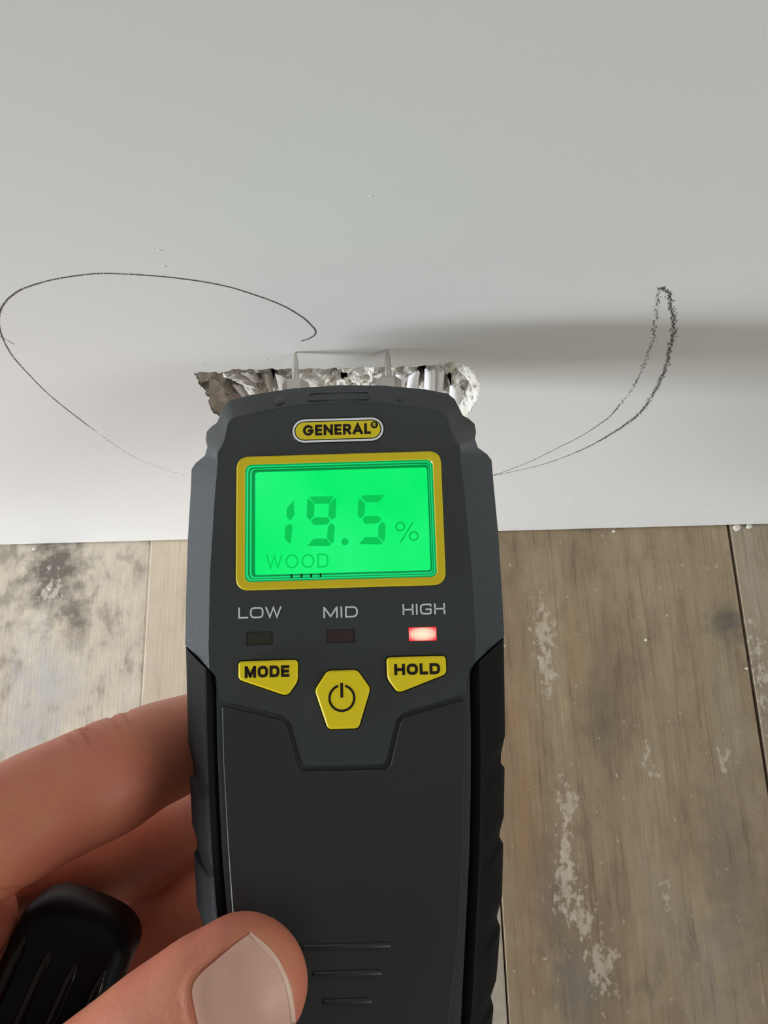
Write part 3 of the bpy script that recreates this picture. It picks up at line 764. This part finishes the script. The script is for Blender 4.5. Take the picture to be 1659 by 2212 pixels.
ribbon(V, F, circle(11.95, -1.4, .84, 24), .18, True, ztop); ribbon(V, F, circle(14.6, -3.4, .84, 24), .18, True, ztop); ribbon(V, F, [(14.5, -.6), (12.0, -4.45)], .16, False, ztop)
mesh('percent_sign', V, F, M['segment'], lcd)
text('wood_legend', 'WOOD', -14.9, -2.5, -9.2, -6.35, .34, ztop, M['segment_faint'], lcd, {'W': 1.25, 'D': .85}, .22, True)
for px_ in (-9.7, -7.75, -5.85, -4.0):          # dark contact ticks under the display
    plate('contact_tick', [(px_ - .16, -11.35), (px_ + .16, -11.35), (px_ + .16, -10.45), (px_ - .16, -10.45)], -.35, -.9, M['badge_black'], lcd)
win = plate('screen_window', rrect(-18.7, -11.72, 18.72, 11.62, 1.2), .30, .12, M['window'], meter)
win['label'] = 'clear plastic window over the display'

# indicator lamps and print
for (a, b_), key, lb in zip(LEDS, ('led_low', 'led_mid', 'led_red'), ('unlit low lamp', 'unlit mid lamp', 'lit red high lamp')):
    o = plate('indicator_lamp', [(a + .05, LED_V[0] + .05), (b_ - .05, LED_V[0] + .05), (b_ - .05, LED_V[1] - .05), (a + .05, LED_V[1] - .05)], -.18 if key == 'led_red' else -.35, -.85, M[key], meter); o['label'] = lb
LW = {'L': .92, 'O': 1.25, 'W': 1.5, 'M': 1.3, 'I': .14, 'D': 1.15, 'H': 1.12, 'G': 1.2}
text('low_lettering', 'LOW', -20.05, -11.65, -18.85, -16.72, .31, .03, M['print_white'], meter, LW, .17)
text('mid_lettering', 'MID', -3.5, 3.2, -19.2, -17.05, .31, .03, M['print_white'], meter, LW, .26)
text('high_lettering', 'HIGH', 11.9, 20.15, -19.05, -16.95, .31, .03, M['print_white'], meter, LW, .26)

# buttons
BW = {'M': 1.25, 'O': 1.15, 'D': 1.08, 'E': .92, 'H': 1.1, 'L': .85}
def button(pts, lb):
    o = plate('push_button', pts, .85, -.7, M['button'], meter, .32); bevel(o, .12, 2, 20); o['label'] = lb; return o
bt = button(MODE, 'yellow mode button'); text('button_lettering', 'MODE', -18.6, -10.05, -30.15, -27.95, .57, .88, M['print_dark'], bt, BW, .16)
bt = button(HOLD, 'yellow hold button'); text('button_lettering', 'HOLD', 9.95, 18.7, -30.4, -28.3, .57, .88, M['print_dark'], bt, BW, .16)
bt = button(POWER, 'yellow hexagonal power button')
V, F = [], []
ribbon(V, F, arc(-.12, -34.35, 2.35, 2.35, 112, 428, 40), .23, False, .88); ribbon(V, F, [(-.12, -31.8), (-.12, -34.0)], .27, False, .88)
mesh('power_symbol', V, F, M['print_dark'], bt)

# ------------------------------------------------------------------ hand
def tube_mesh(bm, pts, up, n=28):
    """pts: (point, half width, half thickness); swept ellipse with round ends"""
    P = [p[0] for p in pts]; fine = []
    for i in range(len(pts) - 1):
        p0 = P[i - 1] if i else P[0] * 2 - P[1]; p3 = P[i + 2] if i + 2 < len(P) else P[-1] * 2 - P[-2]
        k = max(3, int((P[i + 1] - P[i]).length / .0022))
        for j in range(k):
            t = j / k; a, b_ = P[i], P[i + 1]
            q = .5 * ((2 * a) + (b_ - p0) * t + (2 * p0 - 5 * a + 4 * b_ - p3) * t * t + (3 * a - p0 - 3 * b_ + p3) * t ** 3)
            s = t * t * (3 - 2 * t)
            fine.append((q, pts[i][1] * (1 - s) + pts[i + 1][1] * s, pts[i][2] * (1 - s) + pts[i + 1][2] * s))
    fine.append(pts[-1])
    def capend(end):
        q, rw, rt = fine[-1] if end else fine[0]
        d = (fine[-1][0] - fine[-2][0]).normalized() if end else (fine[0][0] - fine[1][0]).normalized()
        return [(q + d * rw * .92 * math.sin(a), rw * math.cos(a), rt * math.cos(a)) for a in (.25, .5, .75, 1.0, 1.2, 1.38, 1.5)]
    fine = capend(False)[::-1] + fine + capend(True)
    rings = []
    for i, (q, rw, rt) in enumerate(fine):
        d = (fine[min(i + 1, len(fine) - 1)][0] - fine[max(i - 1, 0)][0]).normalized()
        sd = d.cross(up).normalized(); nn = sd.cross(d).normalized()
        rings.append([bm.verts.new(q + sd * (rw * math.cos(2 * math.pi * k / n)) + nn * (rt * math.sin(2 * math.pi * k / n))) for k in range(n)])
    for a, b_ in zip(rings, rings[1:]):
        for k in range(n): bm.faces.new((a[k], a[(k + 1) % n], b_[(k + 1) % n], b_[k]))
    bm.faces.new(rings[0][::-1]); bm.faces.new(rings[-1])
TOCAM = -FW
R_ = lambda r, t=None: (r * MM, (t if t else r) * MM)
def J(px, py, d, r, t=None): return (at(px, py, d), *R_(r, t))
hb = bmesh.new()
# index finger: knuckle out of frame, crossing behind the meter
tube_mesh(hb, [J(-330, 2020, 150, 13.0), J(-120, 1866, 152, 12.4), J(60, 1762, 157, 12.2), J(150, 1718, 160, 12.0), J(225, 1684, 163, 12.1), J(330, 1632, 172, 11.2), J(470, 1580, 184.5, 10.4), J(600, 1540, 187, 9.8), J(700, 1510, 187.5, 8.8)], TOCAM)
# middle finger
tube_mesh(hb, [J(-340, 2190, 168, 12.5), J(-60, 2020, 184, 12.0), J(130, 1872, 191, 11.6), J(245, 1836, 195, 12.6), J(390, 1778, 194, 11.2), J(470, 1757, 190, 10.8), J(560, 1733, 183, 10.2), J(680, 1710, 181, 9.6), J(760, 1695, 180, 8.6)], TOCAM)
# ring finger
tube_mesh(hb, [J(-320, 2370, 178, 12), J(-40, 2210, 194, 11.5), J(160, 2085, 206, 11.6), J(290, 2010, 206, 12.0), J(400, 1962, 199, 11.4), J(490, 1935, 187, 10.6), J(570, 1912, 179, 9.8), J(660, 1890, 177, 9.0)], TOCAM)
# little finger
tube_mesh(hb, [J(-290, 2560, 183, 10.5), J(0, 2430, 195, 10), J(220, 2280, 203, 9.6), J(370, 2200, 192, 9.0), J(460, 2170, 177, 8.4), J(540, 2150, 173, 7.6)], TOCAM)
# thumb lying on the battery cover
tube_mesh(hb, [J(-330, 2720, 156, 16), J(-60, 2560, 147, 15), J(170, 2395, 136.5, 13.2, 12.0), J(330, 2268, 131, 12.5, 10.6), J(450, 2175, 129.2, 11.9, 9.4), J(531, 2117, 129.4, 11.0, 8.8)], TOCAM)
# palm and wrist
tube_mesh(hb, [J(-330, 2050, 158, 15), J(-360, 2250, 166, 17), J(-360, 2520, 170, 18), J(-330, 2720, 164, 19)], TOCAM)
tube_mesh(hb, [J(-340, 2100, 156, 14), J(-330, 2350, 158, 17), J(-320, 2600, 160, 19), J(-420, 3000, 172, 24)], TOCAM)
tube_mesh(hb, [J(-300, 2350, 176, 14), J(-280, 2600, 180, 15), J(-420, 3000, 178, 22)], TOCAM)
tube_mesh(hb, [J(-50, 1985, 164, 8.5), J(-165, 2060, 164, 12), J(-310, 2250, 163, 14)], TOCAM)
tube_mesh(hb, [J(-290, 2150, 188, 14), J(-240, 2350, 198, 15), J(-250, 2600, 198, 16), J(-400, 2980, 184, 18)], TOCAM)  # extra palm depth added out of view to block light under the hand
tube_mesh(hb, [J(-330, 2080, 168, 15), J(-130, 1960, 174, 12.5), J(20, 1890, 179, 9)], TOCAM)      # webs between the finger roots, added to block light leaking onto the fingers
tube_mesh(hb, [J(-330, 2280, 182, 14), J(-150, 2140, 190, 12.5), J(10, 2040, 197, 9.5)], TOCAM)  # added like the one above, to stop stray light
tube_mesh(hb, [J(-420, 2950, 174, 26, 20), J(-700, 3400, 178, 28, 22), J(-1300, 4300, 180, 33, 28)], TOCAM)
me0 = bpy.data.meshes.new('hand_form'); hb.to_mesh(me0); hb.free()
tmp = bpy.data.objects.new('hand_form', me0); COL.objects.link(tmp)
md = tmp.modifiers.new('r', 'REMESH'); md.mode = 'VOXEL'; md.voxel_size = .00065
md = tmp.modifiers.new('s', 'SMOOTH'); md.iterations = 14; md.factor = .5
hm = bpy.data.meshes.new_from_object(tmp.evaluated_get(bpy.context.evaluated_depsgraph_get()))
bpy.data.objects.remove(tmp)
# sculpt: nail bed, nail folds, knuckle creases (positions measured on the thumb and finger)
NAIL = [(540, 2013), (566, 2034), (592, 2060), (612, 2094), (626, 2131), (633, 2167), (637, 2204), (634, 2260), (600, 2310), (520, 2310), (455, 2275), (430, 2215), (420, 2175), (415, 2135), (430, 2104), (470, 2068), (510, 2035)]
def to_px(p):
    q = CM.transposed() @ (p - CAM); return CX + FPX * q.x / -q.z, CY - FPX * q.y / -q.z, -q.z / MM
nail_c = ccw([tuple(p) for p in NAIL])
CREASE = [((146, 1590), (176, 1626), 4), ((172, 1572), (215, 1640), 3.5), ((180, 1566), (205, 1590), 3), ((236, 1543), (275, 1600), 3.5), ((262, 1532), (290, 1575), 3), ((274, 1526), (280, 1550), 3), ((-60, 1935), (90, 1915), 6)]
for vv in hm.vertices:
    x, y, dpt = to_px(vv.co)
    if dpt < 140 and 380 < x < 680 and 1985 < y < 2330:
        d = seg_dist((x, y), nail_c)
        if d > 0: vv.co -= TOCAM * (min(1, d / 8) * .55 * MM)
        elif d > -26: vv.co += TOCAM * (.26 * MM * math.sin(math.pi * min(1, -d / 26)))
    elif dpt < 176 and x > -40:
        for (a, b_, wd) in CREASE:
            A, B = Vector(a), Vector(b_); P = Vector((x, y)); e = B - A
            t = max(0, min(1, (P - A).dot(e) / e.dot(e))); dd = (P - A - e * t).length + 3 * noise.noise(Vector((x * .05, y * .05, 0)))
            if dd < wd * 2.2: vv.co -= vv.normal * (.60 * MM * (1 - .8 * t) * math.exp(-(dd / wd) ** 2))
smooth(hm)
hand = link('hand', hm, M['skin'])
tag(hand, 'bare left hand gripping the grey meter, thumb laid across its lower face', 'hand')
hbv = BVHTree.FromPolygons([v_.co for v_ in hm.vertices], [tuple(p.vertices) for p in hm.polygons])
def skin_pt(px, py, off):
    r = ray(px, py).normalized(); h = hbv.ray_cast(CAM, r)
    return None if h[0] is None else h[0] + TOCAM * off * MM
# thumb nail: a curved plate sitting in its bed
ctr = (535, 2165); V, F = [skin_pt(*ctr, .60)], []; nr = 10; ol = spline(NAIL + [NAIL[0]], 6.0)[:-1]; no = len(ol)
for k in range(1, nr + 1):
    for p in ol:
        t = k / nr; x, y = ctr[0] + (p.x - ctr[0]) * t, ctr[1] + (p.y - ctr[1]) * t
        q = skin_pt(x, y, .34 + .30 * (1 - t ** 3))
        V.append(q if q else at(x, y, 125))
for i in range(no): F.append((0, 1 + i, 1 + (i + 1) % no))
for k in range(nr - 1):
    for i in range(no): F.append((1 + k * no + i, 1 + k * no + (i + 1) % no, 1 + (k + 1) * no + (i + 1) % no, 1 + (k + 1) * no + i))
nl = mesh('thumb_nail', V, F, M['nail'], hand, True); nl['label'] = 'pale thumb nail with lighter free edge'
md = nl.modifiers.new('s', 'SMOOTH'); md.iterations = 2; md.factor = .3
edge = spline(NAIL[:9], 4.0); V, F = [], []
for i, p in enumerate(edge):
    d = Vector((ctr[0] - p.x, ctr[1] - p.y)).normalized(); wd = 7 * min(1, i / 8 + .15)
    for f in (-2, wd * .5, wd):
        q = skin_pt(p.x + d.x * f, p.y + d.y * f, .56 if f != -2 else .15); V.append(q if q else at(p.x, p.y, 125))
for i in range(len(edge) - 1):
    for k in range(2): F.append((i * 3 + k, i * 3 + k + 1, i * 3 + k + 4, i * 3 + k + 3))
mesh('nail_free_edge', V, F, M['nail_edge'], nl, True)

# ------------------------------------------------------------------ black cap held in the palm
A, B = at(208, 1936, 170), at(38, 2325, 164)
ax = (A - B).normalized(); sd = ax.cross(TOCAM).normalized(); nn = sd.cross(ax).normalized()
def cap_body(w_, h_, length, ribs):
    V, F = [], []; n = 48; prof = []
    for i in range(9):
        a = math.pi / 2 * i / 8; prof.append((length - 7 + 7 * math.sin(a), math.cos(a) * .8 + .2 if i < 8 else .12))
    prof = [(0, .9), (.6, 1.0)] + [(length * k / 8, 1.0) for k in range(1, 6)] + prof
    for l, s in prof:
        for k in range(n):
            a = 2 * math.pi * k / n; cx_, sx_ = math.cos(a), math.sin(a)
            e = .45; x = math.copysign(abs(cx_) ** e, cx_) * w_ * s; y = math.copysign(abs(sx_) ** e, sx_) * h_ * s
            V.append(B + ax * l * MM + sd * x * MM + nn * y * MM)
    for j in range(len(prof) - 1):
        for k in range(n): F.append((j * n + k, j * n + (k + 1) % n, (j + 1) * n + (k + 1) % n, (j + 1) * n + k))
    F += [tuple(range(n)), tuple(range(len(V) - 1, len(V) - n - 1, -1))]
    return V, F
V, F = cap_body(12.5, 8.5, (A - B).length / MM, 0)
cap = mesh('protective_cap', V, F, M['cap'], None, True)
tag(cap, 'glossy black ribbed plastic cap held in the palm below the fingers', 'cap')
for k in range(-1, 3):
    V, F = [], []; u0 = (k - .5) * 6.0; n = 10
    for i in range(25):
        l = 2 + ((A - B).length / MM - 11) * i / 24; r = 1.3 * min(1, (25 - i) / 4, (i + 1) / 2)
        for j in range(n):
            a = 2 * math.pi * j / n; V.append(B + ax * l * MM + sd * (u0 + r * math.cos(a)) * MM + nn * (7.9 + r * math.sin(a)) * MM)
    for i in range(24):
        for j in range(n): F.append((i * n + j, i * n + (j + 1) % n, (i + 1) * n + (j + 1) % n, (i + 1) * n + j))
    mesh('cap_rib', V, F, M['cap_rib'], cap, True)
